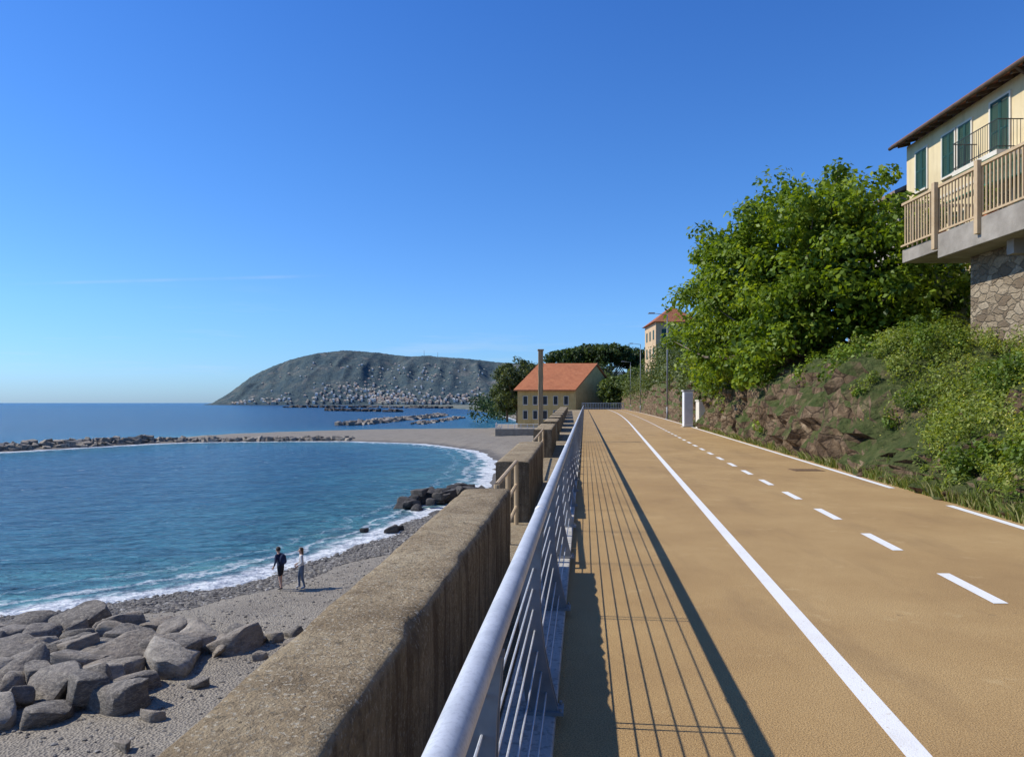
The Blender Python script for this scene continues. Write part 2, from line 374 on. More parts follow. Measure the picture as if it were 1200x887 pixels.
def bank_mat():
    m,nt,bs=newmat('rocky_bank'); v=pos(nt)
    c=ramp(nt,noi(nt,pos(nt,(1,1,1.2)),1.5,8,.72),[(.34,(.075,.05,.03)),(.48,(.20,.135,.078)),(.60,(.33,.235,.14)),(.72,(.46,.36,.24))])
    dv=mixc(nt,.2,pos(nt,(1,1,1.5)),nd(nt,'ShaderNodeTexNoise',{'Vector':v,'Scale':2.}).outputs['Color'])
    vo=nd(nt,'ShaderNodeTexVoronoi',{'Vector':dv,'Scale':2.2},feature='DISTANCE_TO_EDGE').outputs['Distance']
    vc=nd(nt,'ShaderNodeSeparateXYZ',{0:nd(nt,'ShaderNodeTexVoronoi',{'Vector':dv,'Scale':2.2}).outputs['Color']}).outputs[0]
    c=mixc(nt,ramp(nt,vc,[(0,.0),(1,.65)]),c,(.14,.095,.06))
    c=mixc(nt,ramp(nt,vo,[(0,.85),(.07,0.0)]),c,(.035,.025,.017))
    nz=nd(nt,'ShaderNodeSeparateXYZ',{0:nd(nt,'ShaderNodeNewGeometry').outputs['Normal']}).outputs[2]
    gf=mth(nt,'ADD',nz,mth(nt,'MULTIPLY',noi(nt,v,1.2,6),.7))
    c=mixc(nt,ramp(nt,gf,[(.80,0.0),(1.0,1.0)]),c,ramp(nt,noi(nt,v,5,4),[(.3,(.05,.075,.02)),(.7,(.13,.14,.05))]))
    nt.links.new(c,bs.inputs['Base Color']); bs.inputs['Roughness'].default_value=.95; bs.inputs['Specular IOR Level'].default_value=.1
    bump(nt,bs,mth(nt,'ADD',noi(nt,v,4,8,.7),mth(nt,'MINIMUM',vo,.15)),1.0,.25); return m
obj('embankment',V,F,bank_mat(),smooth=False)

# ---------------------------------------------------------------- foliage
def leaf_mat(name,stops,trans=.35):
    m=bpy.data.materials.new(name); m.use_nodes=True; nt=m.node_tree; bs=nt.nodes['Principled BSDF']; out=nt.nodes['Material Output']
    c=ramp(nt,attr(nt,'var'),stops); nt.links.new(c,bs.inputs['Base Color']); bs.inputs['Roughness'].default_value=.5
    bs.inputs['Specular IOR Level'].default_value=.25
    tr=nd(nt,'ShaderNodeBsdfTranslucent',{'Color':mixc(nt,1.0,c,(1.7,1.6,.5),'MULTIPLY')})
    mx=nd(nt,'ShaderNodeMixShader',{0:trans,1:bs.outputs[0],2:tr.outputs[0]}); nt.links.new(mx.outputs[0],out.inputs['Surface']); return m
def leafmesh(name,C,N,S,var,mat,parent=None,aspect=.62):
    n=len(C); N=N/np.linalg.norm(N,axis=1,keepdims=True)
    R=rng.normal(size=(n,3)); T=np.cross(N,R); T/=np.linalg.norm(T,axis=1,keepdims=True); Bn=np.cross(N,T)
    S=S[:,None]; dz=N*S*.18
    V=np.stack([C-T*S*.5,C+Bn*S*.5*aspect-T*S*.05,C+T*S*.5-dz,C-Bn*S*.5*aspect-T*S*.05],1).reshape(-1,3)
    me=bpy.data.meshes.new(name); me.vertices.add(4*n); me.vertices.foreach_set('co',V.astype(np.float32).ravel())
    me.loops.add(4*n); me.loops.foreach_set('vertex_index',np.arange(4*n,dtype=np.int32))
    me.polygons.add(n); me.polygons.foreach_set('loop_start',np.arange(0,4*n,4,dtype=np.int32))
    me.update(calc_edges=True)
    setattrf(me,'var',np.repeat(np.clip(var,0,1),4)); me.materials.append(mat)
    o=bpy.data.objects.new(name,me); scene.collection.objects.link(o)
    if parent:o.parent=parent
    return o
def clump_leaves(cl,n,size,up=.5,jit=.8):
    Cs=[];Ns=[];Ss=[];Vs=[]
    for (c,r) in cl:
        c=np.array(c,float); r=np.array(r if hasattr(r,'__len__') else (r,r,r),float)
        k=max(4,int(n*rng.uniform(.8,1.2))); d=rng.normal(size=(k,3)); d/=np.linalg.norm(d,axis=1,keepdims=True)
        rad=rng.uniform(.15,1,size=(k,1))**.45
        Cs.append(c+d*rad*r); Ns.append(d*.9+np.array([0,0,up])+rng.normal(size=(k,3))*jit*.6)
        Ss.append(size*rng.uniform(.6,1.3,k)); Vs.append(np.clip(rng.normal(.45+rng.uniform(-.22,.22),.2,k),0,1))
    return np.concatenate(Cs),np.concatenate(Ns),np.concatenate(Ss),np.concatenate(Vs)
def crown_clumps(ells,n,rmin,rmax,shell=(.72,1.02)):
    vol=np.array([e[1][0]*e[1][1]*e[1][2] for e in ells])**.67; vol/=vol.sum(); out=[]
    for (c,r),w_ in zip(ells,vol):
        for _ in range(int(n*w_)):
            d=rng.normal(size=3); d/=np.linalg.norm(d); q=np.array(c)+d*np.array(r)*rng.uniform(*shell)
            rr=rng.uniform(rmin,rmax); out.append((q,(rr,rr,rr*.75)))
    return out
M_bark=simple('bark',[(.3,(.10,.075,.05)),(.7,(.22,.18,.13))],4,.95,.6,20,.03,sc=(3,3,1))
def tree(name,base,ells,ncl,nl,size,rmin,rmax,stops,trunk_r=.2,nb=14,stems=1,shell=(.72,1.02),fill=True,trans=.35):
    e=empty(name,base); M=leaf_mat(name+'_leaf',stops,trans); inv=np.array(base)
    cl=crown_clumps(ells,ncl,rmin,rmax,shell)
    C,N,S,Vv=clump_leaves(cl,nl,size)
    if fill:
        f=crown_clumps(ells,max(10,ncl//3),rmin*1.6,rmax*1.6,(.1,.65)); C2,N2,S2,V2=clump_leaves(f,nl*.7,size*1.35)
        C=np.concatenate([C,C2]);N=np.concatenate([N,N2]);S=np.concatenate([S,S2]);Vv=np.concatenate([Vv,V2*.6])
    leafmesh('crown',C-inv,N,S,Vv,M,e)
    b=B(); b0=Vector(base)
    for i in range(nb):
        tgt=Vector(cl[int(rng.integers(len(cl)))][0]); s0=Vector((rng.uniform(-.5,.5)*stems*.4,rng.uniform(-.5,.5)*stems*.4,0)) if stems>1 else Vector((0,0,0))
        fork=b0+s0*.5+Vector((0,0,(ells[0][0][2]-ells[0][1][2]*.6-base[2])*rng.uniform(.5,1.)*.8)) if stems==1 else b0+s0*2+Vector((0,0,.8))
        mid=fork.lerp(tgt,.5)+Vector(rng.uniform(-.4,.4,3)); pts=[b0+s0-Vector((0,0,.3)),fork,mid,tgt]; pts=[p-b0 for p in pts]
        b.path(pts,[trunk_r,trunk_r*.7,trunk_r*.3,trunk_r*.06],7)
    b.make('trunk_and_limbs',M_bark,e,True); return e
figst=[(0,(.04,.08,.008)),(.35,(.115,.18,.016)),(.65,(.20,.28,.026)),(1,(.31,.37,.05))]
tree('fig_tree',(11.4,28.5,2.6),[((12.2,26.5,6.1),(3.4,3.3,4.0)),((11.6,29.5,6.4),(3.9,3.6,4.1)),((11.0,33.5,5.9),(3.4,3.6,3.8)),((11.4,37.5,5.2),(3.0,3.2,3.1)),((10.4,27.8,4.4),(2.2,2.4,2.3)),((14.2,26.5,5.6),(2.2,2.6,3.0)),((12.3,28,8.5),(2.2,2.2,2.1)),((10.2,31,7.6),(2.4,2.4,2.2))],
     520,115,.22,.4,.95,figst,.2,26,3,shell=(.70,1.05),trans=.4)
shst=[(0,(.07,.10,.016)),(.35,(.17,.225,.036)),(.7,(.29,.34,.075)),(1,(.44,.43,.15))]
cl=[]
for i in range(540):
    y=rng.uniform(8.0,21.0); o=rng.uniform(.1,4.8)
    r=rng.uniform(.16,.46); lump=.42*max(0,noise.noise(Vector((y*.55,o*.7,3)))+.15)
    if y>15.0 and o<1.5 and rng.random()<.88: continue
    z=bankz(o,y)+r*.4+lump*min(1,o)
    if o<.7: r*=.65; z=bankz(o,y)+r*.45
    cl.append(((XB(y)+o,y,z),(r,r,r*.95)))
C,N,S,Vv=clump_leaves(cl,165,.078,.5,1.0)
leafmesh('shrub_bank_foliage',C,N,S,Vv,leaf_mat('shrub_leaf',shst,.4),aspect=.45)
cl=[]
for (cx,cy,cz,rr) in ((.9,10.2,.8,.95),(1.5,9.3,1.0,.9),(.7,12.0,.55,.6),(1.5,17.2,1.2,.8),(1.0,18.6,.9,.7),(2.4,14.6,1.9,.7),(3.3,12.5,2.2,.7),(2.8,18.6,2.9,.8),(3.4,20.3,3.4,.9)):
    for _ in range(26):
        d=rng.normal(size=3); d/=np.linalg.norm(d); q=np.array([XB(cy)+cx,cy,cz])+d*rr*rng.uniform(.5,1); r=rng.uniform(.14,.3); cl.append((q,(r,r,r)))
C,N,S,Vv=clump_leaves(cl,85,.085,.5,1.0)
leafmesh('roadside_bushes',C,N,S,Vv*.9,leaf_mat('bush_leaf2',[(0,(.04,.075,.01)),(.5,(.12,.185,.024)),(1,(.23,.30,.055))],.35),aspect=.6)
k=300; yy=rng.uniform(8.5,18,k); oo=rng.uniform(.3,4.,k); Cf=np.array([(XB(y)+o,y,bankz(o,y)+rng.uniform(.3,.8)) for y,o in zip(yy,oo)])
leafmesh('yellow_wildflowers',Cf,rng.normal(size=(k,3))+np.array([0,0,1]),rng.uniform(.02,.045,k),rng.random(k),leaf_mat('flower',[(0,(.5,.42,.03)),(1,(.65,.58,.12))],.2),aspect=.9)
def blades(name,pts,hmin,hmax,stops):
    n=len(pts); a=rng.uniform(0,6.28,n); h=rng.uniform(hmin,hmax,n); lean=rng.normal(size=(n,2))*.4*h[:,None]; wd=h*.035+.004
    p=np.array(pts); t=np.stack([np.cos(a),np.sin(a)],1)*wd[:,None]
    v0=p.copy(); v0[:,:2]-=t; v1=p.copy(); v1[:,:2]+=t
    v2=p+np.column_stack([lean*.4,h*.6]); v2b=v2.copy(); v2[:,:2]+=t*.7; v2b[:,:2]-=t*.7; v3=p+np.column_stack([lean,h])
    V=np.stack([v0,v1,v2,v3,v2b],1).reshape(-1,3); F=[(5*i,5*i+1,5*i+2,5*i+3,5*i+4) for i in range(n)]
    o=obj(name,V,F,leaf_mat(name+'_mat',stops,.3)); setattrf(o.data,'var',np.repeat(rng.random(n),5))
pts=[]
for i in range(9500):
    y=9+rng.random()**1.6*50; o=abs(rng.normal())*.14-.14
    if noise.noise(Vector((y*.9,3,0)))<.0 and y>16 and rng.random()<.85: continue
    if y<16 and rng.random()<.3: o=rng.uniform(0,4.5)
    if y>16 and o>.03: o=.03*rng.random()
    pts.append((XB(y)+max(-.25,o),y,0 if y>16 else max(0,bankz(max(o,0),y)-.02)))
blades('verge_grass',pts,.05,.28,[(0,(.07,.10,.015)),(.6,(.18,.225,.045)),(1,(.40,.35,.17))])
cl=[]
for i in range(120):
    y=rng.uniform(18,60); 
    if noise.noise(Vector((y*.35,7,1)))<.08: o=rng.uniform(.7,2.5)
    else: o=rng.uniform(.0,1.6)
    r=rng.uniform(.2,.55); cl.append(((XB(y)+o,y,bankz(o,y)+r*.1),(r,r,r)))
C,N,S,Vv=clump_leaves(cl,110,.12,.4,1.0); leafmesh('wall_creeper',C,N,S,Vv,leaf_mat('creeper_leaf',figst,.25))
cl=[]
for i in range(300):
    y=rng.uniform(42,175); o=rng.uniform(.3,7); r=rng.uniform(.8,2.0)*(1+.3*(y>110)); cl.append(((XB(y)+o,y,bankz(o,y)+r*.35+rng.uniform(0,1.4)*(o>2)+(rng.uniform(0,2.6) if 75<y<118 and o>1.5 else 0)),(r,r*1.2,r)))
C,N,S,Vv=clump_leaves(cl,150,.3,.4,1.0); leafmesh('bank_top_bushes',C,N,S,Vv,leaf_mat('bush_leaf',[(0,(.03,.045,.012)),(.5,(.095,.125,.03)),(1,(.21,.23,.065))],.25))
dk=[(0,(.018,.032,.010)),(.5,(.048,.078,.020)),(1,(.115,.15,.04))]
for (x,y,zc,r,rz) in ((18.5,236,15.6,8,3.0),(24,240,17.2,8,3.0),(31,232,17.0,8,3.0),(39,240,16.4,8,3.0),(27,250,18,9,3.)):
    tree('umbrella_pine',(x,y,-.5),[((x,y,zc),(r,r,rz))],70,60,.9,1.0,2.2,dk,.5,12)
for (x,y,zc,r,rz) in ((1.5,212,7.5,6.5,7.5),(-1.5,222,4,4.5,5.5),(7,224,7,6,7)):
    tree('evergreen_tree',(x,y,-4),[((x,y,zc),(r,r,rz))],90,70,.7,1.0,2.0,[(0,(.03,.048,.02)),(.5,(.075,.10,.038)),(1,(.17,.19,.08))],.4,8)
for (x,y,zc,r,rz) in ((27,185,4.5,4.5,4),(33,190,6,6,5),(24,200,5,5,5),(40,200,8,7,6),(30,168,5.5,4,4)):
    tree('leafy_tree',(x,y,0),[((x,y,zc),(r,r,rz))],80,70,.6,.8,1.8,[(0,(.03,.05,.012)),(.5,(.09,.13,.03)),(1,(.20,.24,.065))],.3,6)
cl=[((rng.uniform(14,60),rng.uniform(212,300),rng.uniform(-1,12)),rng.uniform(2.5,4.5)) for i in range(170)]
C,N,S,Vv=clump_leaves(cl,110,.9,.4,1.0); leafmesh('distant_tree_mass',C,N,S,Vv,leaf_mat('dist_leaf',dk,.2))
cl=[((-12+rng.uniform(-6,30),rng.uniform(300,520),rng.uniform(-6,3)),rng.uniform(3,5)) for i in range(80)]
C,N,S,Vv=clump_leaves(cl,70,1.3,.4,1.0); leafmesh('coastal_tree_mass',C,N,S,Vv,leaf_mat('dist_leaf2',dk,.2))

# ---------------------------------------------------------------- yellow house + terrace
def render_mat(name,a_,b_):
    m,nt,bs=newmat(name); c=ramp(nt,noi(nt,pos(nt),.8,6),[(.3,a_),(.7,b_)])
    st=noi(nt,pos(nt,(3,3,.35)),1.2,6,.7); c=mixc(nt,ramp(nt,st,[(.5,0.0),(.72,.45)]),c,[q*.55 for q in a_])
    nt.links.new(c,bs.inputs['Base Color']); bs.inputs['Roughness'].default_value=.9; bump(nt,bs,noi(nt,pos(nt),30,5),.25,.01); return m
M_yel=render_mat('yellow_render',(.64,.50,.27),(.75,.61,.36))
M_shut=simple('green_shutter_paint',[(.3,(.018,.06,.045)),(.7,(.035,.095,.07))],5,.5,.1,50,.002)
M_trim=simple('cream_trim',[(.3,(.62,.56,.44)),(.7,(.72,.66,.54))],3,.8,.1,50,.003)
def tile_mat(name,a_,b_,ang=0.,sc=3.):
    m,nt,bs=newmat(name); v=pos(nt,(1,1,1),(0,0,ang))
    wv_=nd(nt,'ShaderNodeTexWave',{'Vector':v,'Scale':sc,'Distortion':.6,'Detail':2.},wave_type='BANDS',bands_direction='X').outputs['Fac']
    c=ramp(nt,noi(nt,pos(nt),1.1,6,.7),[(.3,a_),(.7,b_)]); c=mixc(nt,ramp(nt,wv_,[(0,.55),(.5,0.0)]),c,[q*.4 for q in a_])
    c=mixc(nt,ramp(nt,noi(nt,pos(nt),.35,5,.7),[(.5,0.0),(.7,.4)]),c,[q*.5 for q in a_])
    nt.links.new(c,bs.inputs['Base Color']); bs.inputs['Roughness'].default_value=.9; bump(nt,bs,wv_,.8,.08); return m
M_tile=tile_mat('roof_tiles',(.40,.125,.05),(.56,.20,.085))
M_eave=simple('dark_eave_timber',[(.3,(.06,.04,.025)),(.7,(.12,.08,.05))],4,.8)
hs=empty('yellow_house',(16,20,6)); o0=Vector((16,20,6))
def hb(b,name,mat,par=hs,off=o0,bevel=0):
    b.V=[tuple(Vector(v)-off) for v in b.V]; return b.make(name,mat,par,bevel=bevel)
b=B(); b.box(16,24,8,29.4,2.8,11.95); hb(b,'walls',M_yel)
b=B(); b.hexa([(15.5,7.5,11.95),(20,7.5,13.6),(20,29.7,13.6),(15.5,29.7,11.95),(15.5,7.5,12.1),(20,7.5,13.8),(20,29.7,13.8),(15.5,29.7,12.1)])
b.hexa([(20,7.5,13.6),(24.6,7.5,11.95),(24.6,29.7,11.95),(20,29.7,13.6),(20,7.5,13.8),(24.6,7.5,12.1),(24.6,29.7,12.1),(20,29.7,13.8)]); hb(b,'roof',M_tile)
b=B()
for y in np.arange(7.7,29.6,.55): b.hexa([(15.55,y,11.84),(16.02,y,11.95),(16.02,y+.1,11.95),(15.55,y+.1,11.84),(15.55,y,11.94),(16.02,y,12.1),(16.02,y+.1,12.1),(15.55,y+.1,11.94)])
b.tube((15.46,7.5,11.97),(15.46,29.7,11.97),.07,n=10); b.tube((15.93,22.3,11.6),(15.93,22.3,6.2),.05,n=8); b.tube((15.46,22.3,11.95),(15.93,22.3,11.6),.05,n=8); hb(b,'rafters_and_gutter',M_eave)
bs_=B(); bt=B(); bg_=B()
wins=[(28.3,.62,9.9,11.45),(26.55,.62,9.9,11.45),(25.6,.6,9.9,11.45),(23.75,.8,9.55,11.55),(21.1,.7,9.9,11.45),(18.8,.7,9.9,11.45),(16,.7,9.9,11.45),(13,.7,9.9,11.45),(10.5,.7,9.9,11.45),
 (28.3,.7,6.6,8.4),(26.,.8,6.2,8.4),(23.7,.8,6.2,8.4),(21,.8,6.2,8.4),(18,.8,6.2,8.4),(14,.8,6.2,8.4)]
for (yc,wd,z0,z1) in wins:
    h=wd/2+.06
    bt.box(15.95,16.01,yc-h-.07,yc-h,z0-.07,z1+.07); bt.box(15.95,16.01,yc+h,yc+h+.07,z0-.07,z1+.07)
    bt.box(15.95,16.01,yc-h,yc+h,z1,z1+.07); bt.box(15.90,16.01,yc-h,yc+h,z0-.07,z0)
    for sgn in (-1,1):
        ya=yc-h+.01 if sgn<0 else yc+.01; yb=yc-.01 if sgn<0 else yc+h-.01
        bs_.box(15.955,15.995,ya,ya+.05,z0,z1);bs_.box(15.955,15.995,yb-.05,yb,z0,z1)
        bs_.box(15.957,15.993,ya+.05,yb-.05,z0,z0+.07);bs_.box(15.957,15.993,ya+.05,yb-.05,z1-.07,z1);bs_.box(15.957,15.993,ya+.05,yb-.05,(z0+z1)/2-.03,(z0+z1)/2+.03)
        for q in np.arange(z0+.08,z1-.1,.07):
            bs_.hexa([(15.965,ya+.05,q),(15.985,ya+.05,q+.04),(15.985,yb-.05,q+.04),(15.965,yb-.05,q),(15.965,ya+.05,q+.012),(15.985,ya+.05,q+.052),(15.985,yb-.05,q+.052),(15.965,yb-.05,q+.012)])
hb(bt,'window_surrounds',M_trim); hb(bs_,'shutters',M_shut)
b=B(); b.box(15.1,15.998,22.6,24.9,9.35,9.5)
hb(b,'balcony_slab',M_trim); b=B()
for z in (10.45,9.6): b.tube((15.13,22.62,z),(15.13,24.88,z),.018,n=6); b.tube((15.13,22.62,z),(15.95,22.62,z),.018,n=6); b.tube((15.13,24.88,z),(15.95,24.88,z),.018,n=6)
for y in np.arange(22.65,24.9,.11): b.tube((15.13,y,9.5),(15.13,y,10.45),.009,n=5)
for x in np.arange(15.2,15.95,.11): b.tube((x,22.62,9.5),(x,22.62,10.45),.009,n=5); b.tube((x,24.88,9.5),(x,24.88,10.45),.009,n=5)
hb(b,'balcony_railing',M_dark)
b=B(); b.hexa([(14.7,22.4,8.35),(15.99,22.4,8.75),(15.99,25.,8.75),(14.7,25.,8.35),(14.7,22.4,8.39),(15.99,22.4,8.79),(15.99,25.,8.79),(14.7,25.,8.39)]); hb(b,'awning',simple('green_canvas',[(.3,(.02,.16,.10)),(.7,(.04,.22,.15))],3,.8))
b=B(); b.box(15.96,16.0,8,29.4,9.2,9.3); hb(b,'string_course',M_trim)
b=B(); b.tube((18,23.5,12.6),(18,23.5,15.2),.03,n=6); b.tube((17.5,23.5,15.0),(18.6,23.5,15.0),.015,n=5)
for x in np.arange(17.5,18.6,.18): b.tube((x,23.2,15.0),(x,23.8,15.0),.01,n=4)
hb(b,'tv_antenna',M_post)
nh=empty('small_stone_house',(20,36,6)); oo_=Vector((20,36,6))
b=B(); b.box(17.6,23,33,38,3,11.0); hb(b,'walls',simple('grey_render',[(.3,(.35,.30,.25)),(.7,(.48,.43,.36))],1,.9),nh,oo_)
b=B(); b.hexa([(17.2,32.6,11),(20.3,32.6,12.4),(20.3,38.4,12.4),(17.2,38.4,11),(17.2,32.6,11.15),(20.3,32.6,12.6),(20.3,38.4,12.6),(17.2,38.4,11.15)])
b.hexa([(20.3,32.6,12.4),(23.4,32.6,11),(23.4,38.4,11),(20.3,38.4,12.4),(20.3,32.6,12.6),(23.4,32.6,11.15),(23.4,38.4,11.15),(20.3,38.4,12.6)]); hb(b,'roof',simple('old_roof_tiles',[(.3,(.22,.15,.11)),(.7,(.36,.26,.19))],4,.9,.6,10,.05),nh,oo_)
b=B()
for y in (34.2,36.4): b.box(17.56,17.63,y,y+.7,8.8,10.2)
hb(b,'window_shutters',M_shut,nh,oo_)
tr=empty('terrace',(11.5,12,6)); ot=Vector((11.5,12,6))
b=B(); b.box(11.5,15.99,3,19.6,5.5,6.15); b.box(11.62,15.99,19.6,21.6,5.75,6.13); hb(b,'slab',M_greyc,tr,ot,.015)
b=B()
for y in np.arange(4,19.4,2.2): b.box(11.9,12.8,y,y+.25,5.15,5.5)
hb(b,'corbels',M_greyc,tr,ot)
b=B()
y=3.2
while y<21.4:
    b.box(11.53,11.56,y,y+.045,6.22,7.4); y+=.14
b.box(11.50,11.59,3,21.5,7.4,7.47); b.box(11.52,11.57,3,21.5,6.2,6.25)
for x in np.arange(11.7,15.8,.14): b.box(x,x+.03,21.45,21.48,6.2,7.4)
b.box(11.5,15.9,21.42,21.5,7.4,7.47)
hb(b,'balusters',M_beigemetal,tr,ot)
b=B()
for y in (4,6.,8.,10.,12.,14.,16.,17.85,19.66): b.box(11.40,11.52,y-.07,y+.07,5.75,7.56)
hb(b,'railing_posts',M_beigemetal,tr,ot,.01)
for (px,py,hh) in ((12.2,18.6,.75),(12.3,16.9,.55),(12.1,20.6,.65)):
    e=empty('potted_plant',(px,py,6.15)); b=B(); b.tube((0,0,0),(0,0,.32),.13,.19,14); b.tube((0,0,.29),(0,0,.34),.205,.205,14); b.make('pot',M_tile,e)
    C,N,S,Vv=clump_leaves([((rng.uniform(-.1,.1),rng.uniform(-.1,.1),.34+hh*.5),(.28,.28,hh*.5))]*2,120,.1); leafmesh('leaves',C,N,S,Vv,leaf_mat('pot_leaf',figst,.3),e)
def stone_mat():
    m,nt,bs=newmat('rubble_stone'); v=pos(nt,(1,1,1.7))
    vv=mixc(nt,.22,v,nd(nt,'ShaderNodeTexNoise',{'Vector':v,'Scale':3.}).outputs['Color'])
    vo=nd(nt,'ShaderNodeTexVoronoi',{'Vector':vv,'Scale':3.8}); ve=nd(nt,'ShaderNodeTexVoronoi',{'Vector':vv,'Scale':3.8},feature='DISTANCE_TO_EDGE').outputs['Distance']
    c=ramp(nt,nd(nt,'ShaderNodeSeparateXYZ',{0:vo.outputs['Color']}).outputs[0],[(0,(.17,.12,.07)),(.5,(.31,.235,.145)),(1,(.45,.36,.24))])
    c=mixc(nt,ramp(nt,noi(nt,v,12,5),[(.4,.5),(.65,0.0)]),c,(.12,.09,.06)); c=mixc(nt,ramp(nt,ve,[(0,.6),(.05,0.0)]),c,(.10,.078,.052))
    nt.links.new(c,bs.inputs['Base Color']); bs.inputs['Roughness'].default_value=.95; bump(nt,bs,mth(nt,'ADD',mth(nt,'MINIMUM',ve,.1),mth(nt,'MULTIPLY',noi(nt,v,8,6,.7),.15)),1.,.3); return m
M_stone=stone_mat()
b=B(); b.box(12.3,13.2,-2,19.45,1.6,5.49); b.box(13.2,15.9,19.0,19.45,1.6,5.49); b.make('stone_wall',M_stone)
fb=empty('villa',(28,126,3)); of=Vector((28,126,3))
b=B(); b.box(24.2,31,122,132,3,15.2); hb(b,'walls',render_mat('ochre_render',(.52,.36,.2),(.62,.45,.27)),fb,of)
b=B(); b.V=[(23.7,121.4,15.2),(31.6,121.4,15.2),(31.6,132.6,15.2),(23.7,132.6,15.2),(27.6,125,18.2),(27.6,129,18.2)]; b.F=[(0,1,4),(1,2,5,4),(2,3,5),(3,0,4,5),(3,2,1,0)]; hb(b,'roof',M_tile,fb,of)
b=B()
for x in (25.2,27.4,29.4):
    for z in (6,9.4,12.4): b.box(x,x+.9,121.95,122.02,z,z+1.6)
for y in (123.5,126.5,129.5):
    for z in (6,9.4,12.4): b.box(24.16,24.23,y,y+1.1,z,z+1.6)
hb(b,'shutters',M_shut,fb,of)

# ---------------------------------------------------------------- beach house with orange roof
bh=empty('ochre_beach_house',(10,190,-3.5)); ob=Vector((10,190,-3.5))
def Lp(t,s): return (1.4+14.6*t+12.4*s,182+20*s)
b=B(); q=[Lp(0,0),Lp(1,0),Lp(1,1),Lp(0,1)]
b.hexa([(x,y,-4.6) for x,y in q]+[(x,y,4.9) for x,y in q])
l=Lp(0,.5); r=Lp(1,.5); k=len(b.V); b.V+=[(q[0][0],q[0][1],4.9),(q[3][0],q[3][1],4.9),(l[0],l[1],11.6),(q[1][0],q[1][1],4.9),(q[2][0],q[2][1],4.9),(r[0],r[1],11.6)]; b.F+=[(k,k+2,k+1),(k+3,k+4,k+5)]
hb(b,'walls',render_mat('ochre_wall_render',(.60,.39,.13),(.72,.50,.20)),bh,ob)
a0=Lp(-.03,-.05);a1=Lp(1.03,-.05);m0=Lp(-.03,.5);m1=Lp(1.03,.5);z0=Lp(-.03,1.05);z1=Lp(1.03,1.05)
b=B(); b.hexa([(*a0,4.55),(*a1,4.55),(*m1,11.7),(*m0,11.7),(*a0,4.85),(*a1,4.85),(*m1,12.05),(*m0,12.05)])
b.hexa([(*m0,11.7),(*m1,11.7),(*z1,4.55),(*z0,4.55),(*m0,12.05),(*m1,12.05),(*z1,4.85),(*z0,4.85)]); hb(b,'roof',tile_mat('orange_roof_tiles',(.54,.165,.06),(.70,.255,.10),0,1.2),bh,ob)
M_glass=simple('dark_window_glass',[(.3,(.02,.025,.03)),(.7,(.05,.055,.06))],2,.2,0)
b=B(); bt=B()
for i,t in enumerate((.1,.27,.44,.62,.80)):
    for z in (-2.4,1.2):
        x,y=Lp(t,0); b.box(x,x+.95,y-.05,y+.02,z,z+2.0); bt.box(x-.15,x+1.1,y-.09,y+.0,z-.2,z-.02); bt.box(x-.15,x-.01,y-.08,y,z,z+2.15); bt.box(x+.96,x+1.1,y-.08,y,z,z+2.15); bt.box(x-.01,x+.96,y-.08,y,z+2.01,z+2.15)
hb(b,'windows',M_glass,bh,ob); hb(bt,'window_frames',M_trim,bh,ob)
M_quay=simple('sandy_quay_stone',[(.3,(.24,.20,.15)),(.7,(.36,.31,.23))],1.2,.9,.6,6,.1)
b=B(); b.box(-4,15.5,170,205,-8,-4.5); b.make('beach_terrace',M_quay,bevel=.1)
b=B()
for z in (-3.4,-3.8,-4.2): b.tube((-3.9,170.1,z),(11,170.1,z),.045,n=6); b.tube((-3.9,170.1,z),(-3.9,186,z),.045,n=6)
for x in np.arange(-3.9,11,1.5): b.tube((x,170.1,-4.5),(x,170.1,-3.4),.055,n=6)
for y in np.arange(170.1,186,2): b.tube((-3.9,y,-4.5),(-3.9,y,-3.4),.055,n=6)
b.make('white_railing',M_white)
b=B()
for i in range(30):
    x=17+i*.4; b.box(x,x+.08,176,176.05,0,1.6)
b.box(17,29,175.97,176,1.5,1.6); b.box(17,29,175.97,176,.2,.3); b.make('metal_fence',simple('pale_blue_paint',[(.3,(.35,.45,.52)),(.7,(.5,.58,.63))],2,.6))

def lamp(x,y,h):
    e=empty('street_lamp',(x,y,0)); b=B(); b.tube((0,0,0),(0,0,1.2),.11,.10,12); b.tube((0,0,1.2),(0,0,h),.085,.05,12)
    b.tube((0,0,h-.05),(-1.3,0,h+.12),.035,.03,8); b.tube((0,0,-.02),(0,0,.06),.2,.2,12); b.make('pole',M_post,e,True)
    b=B(); b.hexa([(-1.9,-.13,h+.06),(-1.2,-.1,h+.06),(-1.2,.1,h+.06),(-1.9,.13,h+.06),(-1.8,-.08,h+.2),(-1.25,-.06,h+.2),(-1.25,.06,h+.2),(-1.8,.08,h+.2)]); b.make('lamp_head',M_post,e,bevel=.02)
lamp(XB(70.7)-.1,70.7,10.2); lamp(XB(119)-.1,119,11.2); lamp(XB(150)-.1,150,10)
e=empty('utility_cabinet',(XB(48)-.55,48,0)); b=B(); b.box(-.3,.3,-.25,.25,.06,2.35); b.make('body',M_white,e,bevel=.02)
b=B(); b.box(-.36,.36,-.3,.3,2.35,2.45); b.box(-.36,.36,-.3,.3,0,.06); b.make('cap_and_plinth',M_conc,e,bevel=.01)
b=B(); b.box(-.24,.24,-.262,-.252,.2,2.2); b.box(.14,.17,-.28,-.262,1.1,1.3); b.make('door',simple('pale_grey_paint',[(.3,(.5,.5,.5)),(.7,(.6,.6,.6))],3,.5),e)
b=B(); y=45.5; b.box(XB(y)-.1,XB(y)+.35,y,y+.8,0,1.7); b.box(XB(y)-.14,XB(y)+.39,y-.04,y+.84,1.7,1.78); b.make('rendered_pillar',M_trim,bevel=.01)

